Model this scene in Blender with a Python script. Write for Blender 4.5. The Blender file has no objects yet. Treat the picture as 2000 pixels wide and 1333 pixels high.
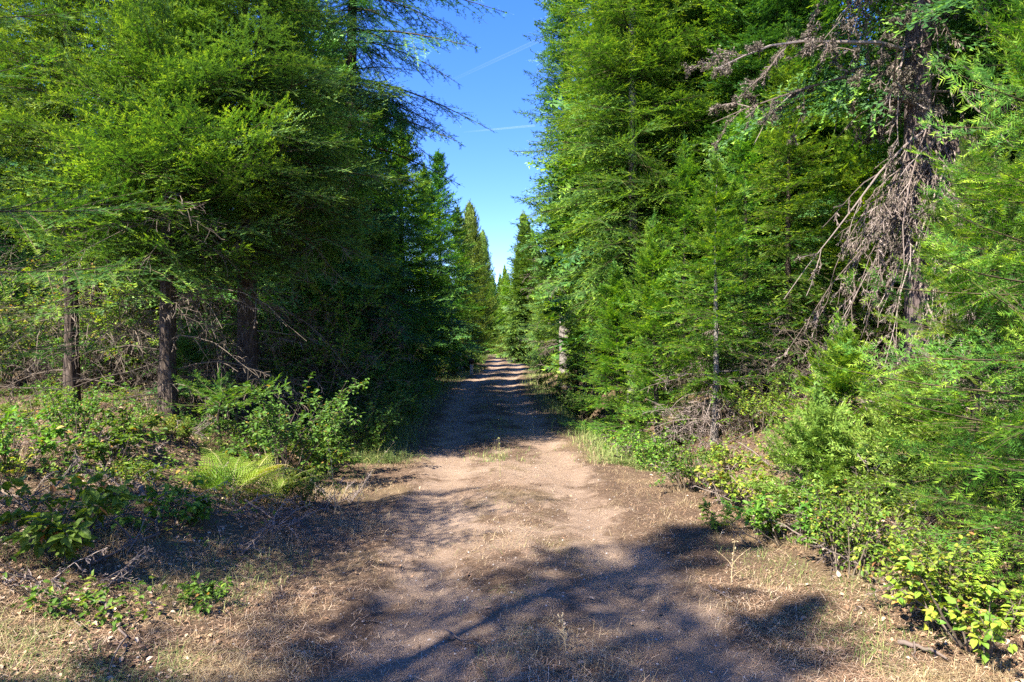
import bpy, math
import numpy as np
from math import radians, pi, sin, cos
from mathutils import Vector

# ------------------------------------------------------------------ camera, world, sun
S = bpy.context.scene
COL = S.collection
cd = bpy.data.cameras.new('camera'); cam = bpy.data.objects.new('camera', cd); COL.objects.link(cam)
cam.location = (0, 0, 1.6); cam.rotation_euler = (radians(90.1), 0, 0)
cd.lens = 24; cd.sensor_width = 36; cd.clip_start = .05; cd.clip_end = 20000
S.camera = cam
SUN_AZ = math.atan2(-.70, -.71)      # from +Y, clockwise: behind the camera, to its left
SUN_EL = radians(47)
w = bpy.data.worlds.new('World'); S.world = w; w.use_nodes = True
nt = w.node_tree; bg = nt.nodes['Background']
sky = nt.nodes.new('ShaderNodeTexSky'); sky.sky_type = 'NISHITA'; sky.sun_disc = False
sky.sun_elevation = SUN_EL; sky.sun_rotation = SUN_AZ
sky.altitude = 2500; sky.air_density = 1.0; sky.dust_density = .3; sky.ozone_density = 3.0
hsn = nt.nodes.new('ShaderNodeHueSaturation'); hsn.inputs['Saturation'].default_value = 1.55; hsn.inputs['Hue'].default_value = .527
gm = nt.nodes.new('ShaderNodeGamma'); gm.inputs[1].default_value = .72
nt.links.new(sky.outputs[0], gm.inputs[0]); nt.links.new(gm.outputs[0], hsn.inputs['Color']); nt.links.new(hsn.outputs[0], bg.inputs[0]); bg.inputs[1].default_value = .138
sd = bpy.data.lights.new('sun', 'SUN'); sd.energy = 4.3; sd.angle = radians(.53); sd.color = (1, .93, .80)
sun = bpy.data.objects.new('sun', sd); COL.objects.link(sun)
dv = Vector((sin(SUN_AZ)*cos(SUN_EL), cos(SUN_AZ)*cos(SUN_EL), sin(SUN_EL)))
sun.rotation_euler = dv.to_track_quat('Z', 'Y').to_euler(); sun.location = (-20, -20, 40)
vs = S.view_settings; vs.view_transform = 'Standard'; vs.look = 'None'; vs.gamma = 1; vs.use_curve_mapping = False
vs.exposure = 2.4
S.cycles.max_bounces = 8; S.cycles.diffuse_bounces = 6; S.cycles.transmission_bounces = 4; S.cycles.transparent_max_bounces = 8; S.cycles.use_denoising = False

# ------------------------------------------------------------------ noise
def _hash(ix, iy, seed):
    h = (ix.astype(np.int64)*374761393 + iy.astype(np.int64)*668265263 + seed*982451653) & 0x7fffffff
    h = ((h ^ (h >> 13))*1274126177) & 0x7fffffff
    return ((h ^ (h >> 16)) & 0xffff)/65535.0
def vnoise(x, y, seed=0):
    x = np.asarray(x, float); y = np.asarray(y, float)
    ix = np.floor(x); iy = np.floor(y); fx = x-ix; fy = y-iy
    fx = fx*fx*(3-2*fx); fy = fy*fy*(3-2*fy)
    a = _hash(ix, iy, seed); b = _hash(ix+1, iy, seed); c = _hash(ix, iy+1, seed); d = _hash(ix+1, iy+1, seed)
    return (a*(1-fx)+b*fx)*(1-fy)+(c*(1-fx)+d*fx)*fy
def fbm(x, y, s, o=4, seed=0):
    r = 0; a = 1; t = 0
    for i in range(o):
        r = r+a*(vnoise(x/s*2**i+17.3*i, y/s*2**i-9.1*i, seed+i)-.5); t += a; a *= .5
    return r/t*2
def sstep(a, b, x):
    t = np.clip((x-a)/(b-a), 0, 1); return t*t*(3-2*t)

# ------------------------------------------------------------------ terrain
RY = np.array([-30, 0, 3.2, 8, 13, 18, 24, 30, 36, 45, 60, 75, 90, 120, 300.])
RX = np.array([.6, .3, .17, -.08, -.35, -.6, -.85, -.75, -.45, -.35, -.55, -1.0, -3., -12., -60.])
def road_c(y): return np.interp(y, RY, RX)
def height(x, y):
    x = np.asarray(x, float); y = np.asarray(y, float)
    u = x-road_c(y)
    wob = fbm(y, y*0+3, 3.5, 3, 5)*.35
    L = sstep(1.5, 4.6, -u+wob); Rr = sstep(1.85, 4.1, u+wob)
    z = .62*L+.78*Rr
    z = z + .25*fbm(x, y, 2.3, 4, 11)*np.maximum(L, Rr) + .9*fbm(x, y, 18, 3, 2)*sstep(5, 14, np.abs(u))
    # mound on the left verge and the ditch on the right
    z = z + .30*np.exp(-((x+3.7)**2/.55+(y-7.0)**2/.5)) + .12*np.exp(-((x+2.7)**2/.5+(y-5.6)**2/.3))
    z = z - .38*np.exp(-((u-2.25)**2/.22))*sstep(8.2, 9.6, y)*(1-sstep(16, 22, y))
    # wheel ruts and the crown of the track
    rw = .030+.015*fbm(y, y*0, 1.5, 2, 8)
    rw = rw*(1-.6*sstep(10, 30, y))
    z = z - rw*np.exp(-((u-.72)**2/.05)) - rw*np.exp(-((u+.72)**2/.05)) + .03*np.exp(-(u**2/.12)) + .02*np.exp(-((np.abs(u)-1.1)**2/.02))
    z = z + .022*(1-.97*sstep(9, 24, y))*fbm(x, y, .45, 4, 21) + .012*fbm(x, y, .10, 2, 31)
    return z
def H0(x, y): return float(height(np.array([x]), np.array([y]))[0])

# ------------------------------------------------------------------ materials
def newmat(name):
    m = bpy.data.materials.new(name); m.use_nodes = True
    for n in list(m.node_tree.nodes): m.node_tree.nodes.remove(n)
    return m, m.node_tree
def N(t, typ, **k):
    n = t.nodes.new(typ)
    for a, b in k.items():
        if hasattr(n, a): setattr(n, a, b)
        else: n.inputs[a].default_value = b
    return n
def ramp(t, stops):
    r = t.nodes.new('ShaderNodeValToRGB')
    while len(r.color_ramp.elements) < len(stops): r.color_ramp.elements.new(.5)
    for e, (p, c) in zip(r.color_ramp.elements, stops): e.position = p; e.color = (*c, 1)
    return r
def leafmat(name, stops, transl=.35, rough=.55, hue=.022, val=.5, spec=.25):
    m, t = newmat(name); L = t.links.new
    at = N(t, 'ShaderNodeAttribute', attribute_name='tone')
    r = ramp(t, stops); L(at.outputs['Fac'], r.inputs[0])
    oi = N(t, 'ShaderNodeObjectInfo')
    hs = t.nodes.new('ShaderNodeHueSaturation'); L(r.outputs[0], hs.inputs['Color'])
    a = N(t, 'ShaderNodeMapRange'); a.inputs[3].default_value = .5-hue; a.inputs[4].default_value = .5+hue
    L(oi.outputs['Random'], a.inputs[0]); L(a.outputs[0], hs.inputs['Hue'])
    b = N(t, 'ShaderNodeMath', operation='MULTIPLY_ADD'); b.inputs[1].default_value = val; b.inputs[2].default_value = 1-val/2
    c = N(t, 'ShaderNodeMath', operation='FRACT'); d = N(t, 'ShaderNodeMath', operation='MULTIPLY'); d.inputs[1].default_value = 7.31
    L(oi.outputs['Random'], d.inputs[0]); L(d.outputs[0], c.inputs[0]); L(c.outputs[0], b.inputs[0]); L(b.outputs[0], hs.inputs['Value'])
    p = N(t, 'ShaderNodeBsdfPrincipled'); p.inputs['Roughness'].default_value = rough; p.inputs['Specular IOR Level'].default_value = spec
    L(hs.outputs[0], p.inputs['Base Color'])
    tr = N(t, 'ShaderNodeBsdfTranslucent')
    mx = N(t, 'ShaderNodeMixRGB', blend_type='MULTIPLY'); mx.inputs[0].default_value = 1; mx.inputs[2].default_value = (1.4, 1.35, .40, 1)
    L(hs.outputs[0], mx.inputs[1]); L(mx.outputs[0], tr.inputs[0])
    ms = N(t, 'ShaderNodeMixShader'); ms.inputs[0].default_value = transl
    L(p.outputs[0], ms.inputs[1]); L(tr.outputs[0], ms.inputs[2])
    o = N(t, 'ShaderNodeOutputMaterial'); L(ms.outputs[0], o.inputs[0]); return m
def barkmat(name, c1, c2, c3, sc=1.0):
    m, t = newmat(name); L = t.links.new
    tc = N(t, 'ShaderNodeTexCoord'); mp = N(t, 'ShaderNodeMapping'); mp.inputs['Scale'].default_value = (14*sc, 14*sc, 3.2*sc)
    L(tc.outputs['Object'], mp.inputs[0])
    vo = N(t, 'ShaderNodeTexVoronoi', feature='DISTANCE_TO_EDGE'); vo.inputs['Scale'].default_value = 1.6
    no = N(t, 'ShaderNodeTexNoise'); no.inputs['Scale'].default_value = 2.2; no.inputs['Detail'].default_value = 8; no.inputs['Roughness'].default_value = .7
    L(mp.outputs[0], no.inputs[0]); L(mp.outputs[0], vo.inputs[0])
    ad = N(t, 'ShaderNodeMath', operation='MULTIPLY_ADD'); ad.inputs[1].default_value = .9
    L(vo.outputs[0], ad.inputs[0]); L(no.outputs[0], ad.inputs[2])
    r = ramp(t, [(.3, c1), (.62, c2), (1.0, c3)]); L(ad.outputs[0], r.inputs[0])
    p = N(t, 'ShaderNodeBsdfPrincipled'); p.inputs['Roughness'].default_value = .9; p.inputs['Specular IOR Level'].default_value = .138
    L(r.outputs[0], p.inputs['Base Color'])
    bu = N(t, 'ShaderNodeBump'); bu.inputs['Strength'].default_value = .9; bu.inputs['Distance'].default_value = .02
    L(ad.outputs[0], bu.inputs['Height']); L(bu.outputs[0], p.inputs['Normal'])
    o = N(t, 'ShaderNodeOutputMaterial'); L(p.outputs[0], o.inputs[0]); return m
def tonemat(name, stops, rough=.9, transl=0):
    m, t = newmat(name); L = t.links.new
    at = N(t, 'ShaderNodeAttribute', attribute_name='tone'); r = ramp(t, stops); L(at.outputs['Fac'], r.inputs[0])
    p = N(t, 'ShaderNodeBsdfPrincipled'); p.inputs['Roughness'].default_value = rough; p.inputs['Specular IOR Level'].default_value = .138
    L(r.outputs[0], p.inputs['Base Color'])
    o = N(t, 'ShaderNodeOutputMaterial')
    if transl:
        tr = N(t, 'ShaderNodeBsdfTranslucent'); L(r.outputs[0], tr.inputs[0]); ms = N(t, 'ShaderNodeMixShader'); ms.inputs[0].default_value = transl
        L(p.outputs[0], ms.inputs[1]); L(tr.outputs[0], ms.inputs[2]); L(ms.outputs[0], o.inputs[0])
    else: L(p.outputs[0], o.inputs[0])
    return m
M = {}
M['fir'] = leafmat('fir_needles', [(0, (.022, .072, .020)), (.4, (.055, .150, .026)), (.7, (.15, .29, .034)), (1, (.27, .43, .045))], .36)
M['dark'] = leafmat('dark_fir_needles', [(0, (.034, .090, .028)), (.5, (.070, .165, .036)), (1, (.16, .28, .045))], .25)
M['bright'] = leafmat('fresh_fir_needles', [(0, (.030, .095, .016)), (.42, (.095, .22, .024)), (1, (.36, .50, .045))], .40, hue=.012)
M['pine'] = leafmat('pine_needles', [(0, (.07, .14, .022)), (.5, (.13, .23, .035)), (1, (.26, .36, .06))], .3)
M['leaf'] = leafmat('shrub_leaves', [(0, (.045, .11, .012)), (.45, (.10, .20, .025)), (.72, (.22, .31, .035)), (.9, (.38, .36, .05)), (1, (.36, .20, .06))], .38, hue=.025)
M['leafdark'] = leafmat('dark_shrub_leaves', [(0, (.04, .10, .022)), (.6, (.085, .18, .026)), (.9, (.15, .20, .03)), (1, (.28, .22, .05))], .35)
M['fern'] = leafmat('fern_fronds', [(0, (.08, .18, .02)), (.5, (.20, .30, .035)), (.85, (.42, .38, .07)), (1, (.33, .18, .06))], .40)
M['bark'] = barkmat('fir_bark', (.020, .015, .012), (.055, .041, .032), (.12, .095, .08))
M['greybark'] = barkmat('pale_grey_bark', (.06, .05, .046), (.17, .15, .14), (.34, .31, .29), 1.3)
M['oldbark'] = barkmat('old_furrowed_bark', (.025, .018, .017), (.09, .068, .064), (.20, .165, .16))
M['twig'] = tonemat('live_twigs', [(0, (.035, .026, .018)), (1, (.10, .08, .04))])
M['dead'] = tonemat('dead_twigs', [(0, (.05, .038, .03)), (.6, (.13, .10, .085)), (1, (.26, .215, .19))])
M['deaddark'] = tonemat('dark_dead_twigs', [(0, (.04, .03, .024)), (1, (.15, .12, .09))])
M['lichen'] = tonemat('lichen', [(0, (.035, .03, .022)), (.5, (.09, .078, .058)), (1, (.20, .18, .13))], .95, .15)
M['grassdry'] = tonemat('dry_grass', [(0, (.16, .11, .06)), (.5, (.36, .26, .14)), (1, (.55, .45, .27))], .7, .25)
M['grassgreen'] = tonemat('green_grass', [(0, (.10, .16, .04)), (.6, (.20, .27, .08)), (1, (.42, .38, .16))], .6, .3)
M['litter'] = tonemat('litter', [(0, (.05, .03, .02)), (.4, (.17, .10, .06)), (.75, (.33, .21, .13)), (1, (.50, .39, .28))], .8)
M['stone'] = tonemat('pebbles', [(0, (.12, .10, .09)), (1, (.48, .44, .40))], .85)

def groundmat():
    m, t = newmat('dirt'); L = t.links.new
    geo = N(t, 'ShaderNodeNewGeometry')
    def noise(sc, det=8, ro=.6, dist=0):
        n = N(t, 'ShaderNodeTexNoise'); n.inputs['Scale'].default_value = sc; n.inputs['Detail'].default_value = det
        n.inputs['Roughness'].default_value = ro; n.inputs['Distortion'].default_value = dist
        L(geo.outputs['Position'], n.inputs[0]); return n
    def mix(f, a, b, typ='MIX'):
        x = N(t, 'ShaderNodeMixRGB', blend_type=typ)
        for i, v in enumerate((f, a, b)):
            if isinstance(v, (float, int)): x.inputs[i].default_value = v
            elif isinstance(v, tuple): x.inputs[i].default_value = (*v, 1)
            else: L(v, x.inputs[i])
        return x.outputs[0]
    def rmp(src, a, b):
        r = N(t, 'ShaderNodeMapRange'); r.inputs[1].default_value = a; r.inputs[2].default_value = b; L(src, r.inputs[0]); return r.outputs[0]
    n1 = noise(1.1, 5); n2 = noise(22, 10, .75); n3 = noise(3.2, 8, .65, .6); n4 = noise(95, 6, .8); n5 = noise(.55, 4)
    at = N(t, 'ShaderNodeAttribute', attribute_name='road').outputs['Fac']     # 1 on the worn track
    sand = mix(rmp(n1.outputs[0], .3, .7), (.245, .172, .120), (.365, .270, .198))
    lit = mix(rmp(n2.outputs[0], .35, .65), (.06, .040, .027), (.18, .122, .078))
    straw = mix(rmp(n4.outputs[0], .3, .7), (.15, .11, .055), (.26, .20, .11))
    lit = mix(rmp(n5.outputs[0], .5, .65), lit, straw)
    fac = N(t, 'ShaderNodeMath', operation='ADD'); L(at, fac.inputs[0])
    sh = N(t, 'ShaderNodeMath', operation='MULTIPLY_ADD'); sh.inputs[1].default_value = 2.6; sh.inputs[2].default_value = -1.35; L(n3.outputs[0], sh.inputs[0])
    L(sh.outputs[0], fac.inputs[1])
    base = mix(rmp(fac.outputs[0], .25, .75), lit, sand)
    base = mix(rmp(n4.outputs[0], .30, .72), mix(.45, base, (.10, .06, .045)), base)
    sp = N(t, 'ShaderNodeTexVoronoi'); sp.inputs['Scale'].default_value = 48; L(geo.outputs['Position'], sp.inputs[0])
    base = mix(rmp(sp.outputs[0], .17, .10), base, mix(n2.outputs[0], (.16, .10, .075), (.5, .42, .36)))
    p = N(t, 'ShaderNodeBsdfPrincipled'); p.inputs['Roughness'].default_value = .95; p.inputs['Specular IOR Level'].default_value = .1
    L(base, p.inputs['Base Color'])
    hh = N(t, 'ShaderNodeMath', operation='ADD'); L(n2.outputs[0], hh.inputs[0]); L(n4.outputs[0], hh.inputs[1])
    bu = N(t, 'ShaderNodeBump'); bu.inputs['Strength'].default_value = .8; bu.inputs['Distance'].default_value = .035
    L(hh.outputs[0], bu.inputs['Height']); L(bu.outputs[0], p.inputs['Normal'])
    o = N(t, 'ShaderNodeOutputMaterial'); L(p.outputs[0], o.inputs[0]); return m
M['dirt'] = groundmat()

# ------------------------------------------------------------------ mesh helpers
class MB:
    def __init__(s): s.v = []; s.f = []; s.n = 0; s.t = []
    def add(s, V, F, tone=.5):
        V = np.asarray(V, np.float32).reshape(-1, 3); F = np.asarray(F, np.int32)
        s.v.append(V); s.f.append(F+s.n); s.n += len(V)
        s.t.append(np.broadcast_to(np.asarray(tone, np.float32), (len(V),)).copy())
    def mesh(s, name, mat, smooth=False):
        me = bpy.data.meshes.new(name)
        V = np.concatenate(s.v); me.vertices.add(len(V)); me.vertices.foreach_set('co', V.ravel())
        loops = np.concatenate([f.ravel() for f in s.f]); cnt = np.concatenate([np.full(len(f), f.shape[1], np.int32) for f in s.f])
        me.loops.add(len(loops)); me.loops.foreach_set('vertex_index', loops)
        me.polygons.add(len(cnt)); st = np.zeros(len(cnt), np.int32); st[1:] = np.cumsum(cnt)[:-1]
        me.polygons.foreach_set('loop_start', st)
        me.polygons.foreach_set('use_smooth', np.full(len(cnt), smooth))
        a = me.attributes.new('tone', 'FLOAT', 'POINT'); a.data.foreach_set('value', np.concatenate(s.t))
        me.update(calc_edges=True)
        me.materials.append(M[mat] if isinstance(mat, str) else mat); return me
def tubes(mb, P, R, sides=4, tone=.5):
    """P (n,k,3) centre lines, R (n,k) radii"""
    P = np.asarray(P, float); R = np.asarray(R, float); n, k, _ = P.shape
    if n == 0: return
    T = np.gradient(P, axis=1); T /= np.linalg.norm(T, axis=2, keepdims=True)+1e-9
    m = T.mean(axis=1); ref = np.where(np.abs(m[:, 2:3]) > .8, [[1., 0, 0]], [[0, 0, 1.]])[:, None, :]
    A = np.cross(T, np.broadcast_to(ref, T.shape)); A /= np.linalg.norm(A, axis=2, keepdims=True)+1e-9
    B = np.cross(T, A)
    an = np.arange(sides)*2*pi/sides
    V = P[:, :, None, :] + R[:, :, None, None]*(np.cos(an)[:, None]*A[:, :, None, :]+np.sin(an)[:, None]*B[:, :, None, :])
    i = np.arange(k-1)[:, None]; j = np.arange(sides)[None, :]; j2 = (j+1) % sides
    q = np.stack([i*sides+j, i*sides+j2, (i+1)*sides+j2, (i+1)*sides+j], -1).reshape(-1, 4)
    F = (q[None]+(np.arange(n)*k*sides)[:, None, None]).reshape(-1, 4)
    tn = np.repeat(np.broadcast_to(np.asarray(tone, float), (n,)), k*sides)
    mb.add(V.reshape(-1, 3), F, tn)
def unit(a): return a/(np.linalg.norm(a, axis=-1, keepdims=True)+1e-9)

def link(name, me, parent=None, loc=None):
    o = bpy.data.objects.new(name, me); COL.objects.link(o)
    if parent is not None: o.parent = parent
    if loc is not None: o.location = loc
    return o
def tag(o, label=None, cat=None, group=None, kind=None):
    for k, v in (('label', label), ('category', cat), ('group', group), ('kind', kind)):
        if v: o[k] = v
    return o
def X(px, d): return (px-1000)/1333.3*d
def thing(name, label, cat, x, y, parts, rot=0., scale=1., group=None, tilt=(0, 0), sink=.05, z=None):
    """parts: list of (part name, mesh)"""
    e = bpy.data.objects.new(name, None); COL.objects.link(e); e.empty_display_size = .3
    e.location = (x, y, (H0(x, y)-sink) if z is None else z)
    e.rotation_euler = (tilt[0], tilt[1], rot); e.scale = (scale,)*3 if isinstance(scale, (int, float)) else scale
    tag(e, label, cat, group)
    for pn, me in parts: link(pn, me, e)
    return e

# ------------------------------------------------------------------ conifer sprays
#        branchlet gap, twig gap, needle gap, needle length, needle width, sub twigs
LOD = {'near': (.150, .120, .0058, .036, .0054, 1), 'mid': (.175, .145, .0115, .046, .0140, 1),
       'far': (.17, .15, .024, .065, .034, 1), 'vfar': (.16, .5, .045, .15, .080, 0)}
def twig_needles(P0, P1, g, nl, nw, rng, flat=.14, tip=None, bushy=.0, tadd=None):
    """needles on both sides of straight twigs P0->P1 (n,3)"""
    d = P1-P0; L = np.linalg.norm(d, axis=1); d = d/(L[:, None]+1e-9)
    cnt = np.maximum(2, (L/g).astype(int)); idx = np.repeat(np.arange(len(L)), cnt)
    st = np.concatenate([[0], np.cumsum(cnt)[:-1]]); k = np.arange(len(idx))-np.repeat(st, cnt)
    s = (k+rng.random(len(idx)))/cnt[idx]
    base = P0[idx]+(P1-P0)[idx]*s[:, None]; D = d[idx]
    up = np.array([0, 0, 1.]); side = unit(np.cross(D, up))
    sg = np.where(rng.random(len(idx)) < .5, 1, -1)[:, None]
    ang = rng.uniform(.95, 1.3, len(idx))*(1-.45*s**4)
    lift = rng.normal(.16, flat+bushy, len(idx))
    nd = unit(D*np.cos(ang)[:, None]+side*sg*np.sin(ang)[:, None]+up*lift[:, None])
    ln = nl*rng.uniform(.85, 1.1, len(idx))*(1-.3*s**2)
    wd = unit(D+up*rng.normal(0, .22, (len(idx), 1)))*nw*.5
    tri = np.stack([base-wd, base+wd, base+nd*ln[:, None]], 1)
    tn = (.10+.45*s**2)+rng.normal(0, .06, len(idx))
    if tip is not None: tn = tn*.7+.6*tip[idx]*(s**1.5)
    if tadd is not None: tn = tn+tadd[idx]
    return tri, np.clip(tn, 0, 1)
def make_spray(L, lod, rng, width=.55, bare=.06, bushy=0., ang=(62, 38)):
    bg_, tg, ng, nl, nw, sub = LOD[lod]
    bg_ = min(bg_, L/8)
    n = max(3, int(L*(1-bare)/bg_)); t = np.linspace(bare, .97, n)
    t = np.repeat(t, 2)+rng.normal(0, .012, 2*n); t = np.clip(t, .02, .985)
    sg = np.tile([1, -1], n)
    env = np.minimum(1, .35+t/.28)*(1-t)**.75
    bl = np.maximum(width*L*env*rng.uniform(.7, 1.15, 2*n), .05)
    if lod == 'vfar': bl = np.maximum(bl, .1)
    a = np.radians(np.interp(t, [0, 1], ang))+rng.normal(0, .08, 2*n)
    b0 = np.stack([t*L, 0*t, 0*t], 1)
    zz = rng.normal(-.04, .17, 2*n)
    bd = unit(np.stack([np.cos(a), np.sin(a)*sg, zz], 1))
    b1 = b0+bd*bl[:, None]; b1[:, 2] += .10*bl
    rl = rng.normal(0, .38, 2*n); bt = rng.normal(0, .13, 2*n); tadd = [bt]
    S0 = [b0]; S1 = [b1]; tip = [sstep(.0, 1., np.maximum(t, .45+.3*np.ones_like(t)))]
    if sub:
        for sgn in (1, -1):
            cnt = np.maximum(1, ((bl-.03)/tg).astype(int)); idx = np.repeat(np.arange(2*n), cnt)
            st = np.concatenate([[0], np.cumsum(cnt)[:-1]]); k = np.arange(len(idx))-np.repeat(st, cnt)
            s = .12+.83*(k+.5*rng.random(len(idx)))/cnt[idx]
            p0 = b0[idx]+(b1-b0)[idx]*s[:, None]
            tl = np.maximum(bl[idx]*.55*(1-s)**.8*rng.uniform(.6, 1.2, len(idx)), .07 if lod == 'near' else .10)
            ca, sa = np.cos(sgn*.95), np.sin(sgn*.95); D = bd[idx]
            td = unit(np.stack([D[:, 0]*ca-D[:, 1]*sa, D[:, 0]*sa+D[:, 1]*ca, D[:, 2]+sgn*rl[idx]+.10+.35*s+rng.normal(0, .12, len(idx))], 1))
            S0.append(p0); S1.append(p0+td*tl[:, None]); tip.append(s*.8); tadd.append(bt[idx])
    # leader shoots at the limb's tip
    S0.append(np.array([[L*.9, 0, 0]])); S1.append(np.array([[L*1.03, 0, .01]])); tip.append(np.array([1.])); tadd.append(np.array([0.]))
    tadd = np.concatenate(tadd)
    S0 = np.concatenate(S0); S1 = np.concatenate(S1); tip = np.concatenate(tip)
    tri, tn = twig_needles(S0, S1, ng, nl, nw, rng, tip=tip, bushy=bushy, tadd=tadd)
    wood = np.stack([b0, (b0+b1)/2+np.array([0, 0, .01]), b1], 1) if lod in ('near', 'mid') else b0[:0, None, :].repeat(3, 1)
    return dict(L=L, tri=tri, tn=tn, wood=wood, wr=bl)
_sp = {}
def spray(lod, L, rng, **k):
    Ls = [.3, .6, 1.0, 1.6, 2.4]
    l = min(Ls, key=lambda q: abs(math.log(q/L))); v = int(rng.integers(0, 3))
    key = (lod, l, v, tuple(sorted(k.items())))
    if key not in _sp: _sp[key] = make_spray(l, lod, np.random.default_rng(hash((lod == 'near', lod == 'mid', lod == 'far', l, v)) % 99991), **k)
    return _sp[key]
def limb(cr, wd, rng, base, az, el, L, lod, droop=.15, upturn=.1, roll=None, tone_add=0., rad=None, **k):
    """one living limb: cr/wd mesh builders for needles and wood"""
    sp = spray(lod, L, rng, **k); sc = L/sp['L']
    roll = rng.normal(0, .32) if roll is None else roll
    side = rng.normal(0, .10)
    ca, sa, ce, se, cr_, sr = cos(az), sin(az), cos(el), sin(el), cos(roll), sin(roll)
    def tf(P):
        P = P*sc; s = P[..., 0]/L
        x = P[..., 0]; y = P[..., 1]*cr_-P[..., 2]*sr + side*L*s*s; z = P[..., 1]*sr+P[..., 2]*cr_
        z = z - (.15+.8*droop)*np.abs(P[..., 1])*(.5+np.abs(P[..., 1])/L) + L*(-droop*s**2+upturn*s**3)
        x2 = x*ce-z*se; z2 = x*se+z*ce
        return np.stack([base[0]+x2*ca-y*sa, base[1]+x2*sa+y*ca, base[2]+z2], -1)
    T = tf(sp['tri']); nT = len(T)
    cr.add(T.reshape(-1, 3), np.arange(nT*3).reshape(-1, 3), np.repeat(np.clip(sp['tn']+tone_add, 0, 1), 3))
    if wd is not None:
        r0 = rad if rad else .003+.004*L
        ax = np.zeros((1, 7, 3)); ax[0, :, 0] = np.linspace(0, sp['L'], 7)
        tubes(wd, tf(ax), (r0*np.linspace(1, .15, 7))[None], 4 if lod != 'vfar' else 3, .3)
        if len(sp['wood']): tubes(wd, tf(sp['wood']), (sp['wr'][:, None]*.007*np.array([1, .6, .2])).clip(.0008), 3, .7)
    return tf
def trunk_mesh(name, H, r, rng, mat='bark', lean=.02, sides=14, bend=.05):
    k = 28; z = np.linspace(0, 1, k)**1.2*H; s = z/H
    P = np.zeros((1, k, 3)); P[0, :, 2] = z
    ph = rng.random(4)*6
    P[0, :, 0] = bend*np.sin(s*5+ph[0])*s+lean*z*cos(ph[2]); P[0, :, 1] = bend*np.sin(s*4+ph[1])*s+lean*z*sin(ph[2])
    R = r*((1-s)**.85*.97+.03)+r*.35*np.exp(-z/.25)
    mb = MB(); tubes(mb, P, R[None], sides, .5)
    V = mb.v[0]; c = P[0].repeat(sides, 0); a = np.arctan2(V[:, 1]-c[:, 1], V[:, 0]-c[:, 0])
    f = 1+.10*np.sin(a*3+V[:, 2]*1.5+ph[3])+.07*np.sin(a*7+V[:, 2]*5)
    mb.v[0] = (c+(V-c)*f[:, None]).astype(np.float32)
    fn = lambda zz: np.array([np.interp(zz, z, P[0, :, 0]), np.interp(zz, z, P[0, :, 1]), zz])
    return mb.mesh(name, mat, True), fn
# ---- dead branching wood
def grow(rng, p, d, L, r, levels, out, droop=.3, kids=7, spread=.9, k=7, wig=.12, lenf=.5, start=.15, radf=.42):
    n = len(p); 
    if n == 0: return
    t = np.linspace(0, 1, k)
    P = np.zeros((n, k, 3)); P[:, 0] = p; dd = d.copy()
    for i in range(1, k):
        dd = unit(dd+rng.normal(0, wig, (n, 3))+np.array([0, 0, -droop/k]))
        P[:, i] = P[:, i-1]+dd*(L/(k-1))[:, None]
    R = r[:, None]*(1-.85*t)[None]
    out.append((P, R, levels))
    if levels > 0:
        m = rng.poisson(kids, n)+1; idx = np.repeat(np.arange(n), m)
        s = rng.uniform(start, .97, len(idx)); f = s*(k-1); i0 = f.astype(int).clip(0, k-2); fr = (f-i0)[:, None]
        q = P[idx, i0]*(1-fr)+P[idx, i0+1]*fr; tg = unit(P[idx, i0+1]-P[idx, i0])
        rv = unit(rng.normal(0, 1, (len(idx), 3))*np.array([1, 1, .6])); sd = unit(rv-(rv*tg).sum(1, keepdims=True)*tg)
        nd = unit(tg*cos(spread)+sd*sin(spread))
        l2 = L[idx]*lenf*(1-.6*s)*rng.uniform(.4, 1.2, len(idx))
        grow(rng, q, nd, l2, np.maximum(r[idx]*(1-.8*s)*radf*1.6, .0012), levels-1, out, droop, kids, spread, max(4, k-1), wig*1.3, lenf, start, radf)
def dead_mesh(name, rng, p, d, L, r, levels=2, mat='dead', lichen=0, rmin=.0015, **k):
    out = []; grow(rng, np.asarray(p, float), unit(np.asarray(d, float)), np.asarray(L, float), np.asarray(r, float), levels, out, **k)
    mb = MB()
    for P, R, lv in out: tubes(mb, P, np.maximum(R, rmin), 5 if lv == levels else 3, rng.uniform(.1, 1, len(P)))
    me = mb.mesh(name, mat)
    if not lichen: return me, None
    ml = MB(); pts = np.concatenate([P[:, :, :].reshape(-1, 3) for P, R, lv in out])
    c = pts[rng.integers(0, len(pts), lichen)]+rng.normal(0, .012, (lichen, 3))
    sz = rng.uniform(.002, .010, (lichen, 1))
    a = unit(rng.normal(0, 1, (lichen, 3)))*sz; b = unit(rng.normal(0, 1, (lichen, 3)))*sz; e = unit(rng.normal(0, 1, (lichen, 3))+[0, 0, -.8])*sz*1.6
    V = np.stack([c-a, c+b, c+a, c-b+e], 1); ml.add(V.reshape(-1, 3), np.arange(lichen*4).reshape(-1, 4), np.repeat(rng.random(lichen), 4))
    return me, ml.mesh(name+'_lichen', 'lichen')

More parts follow.
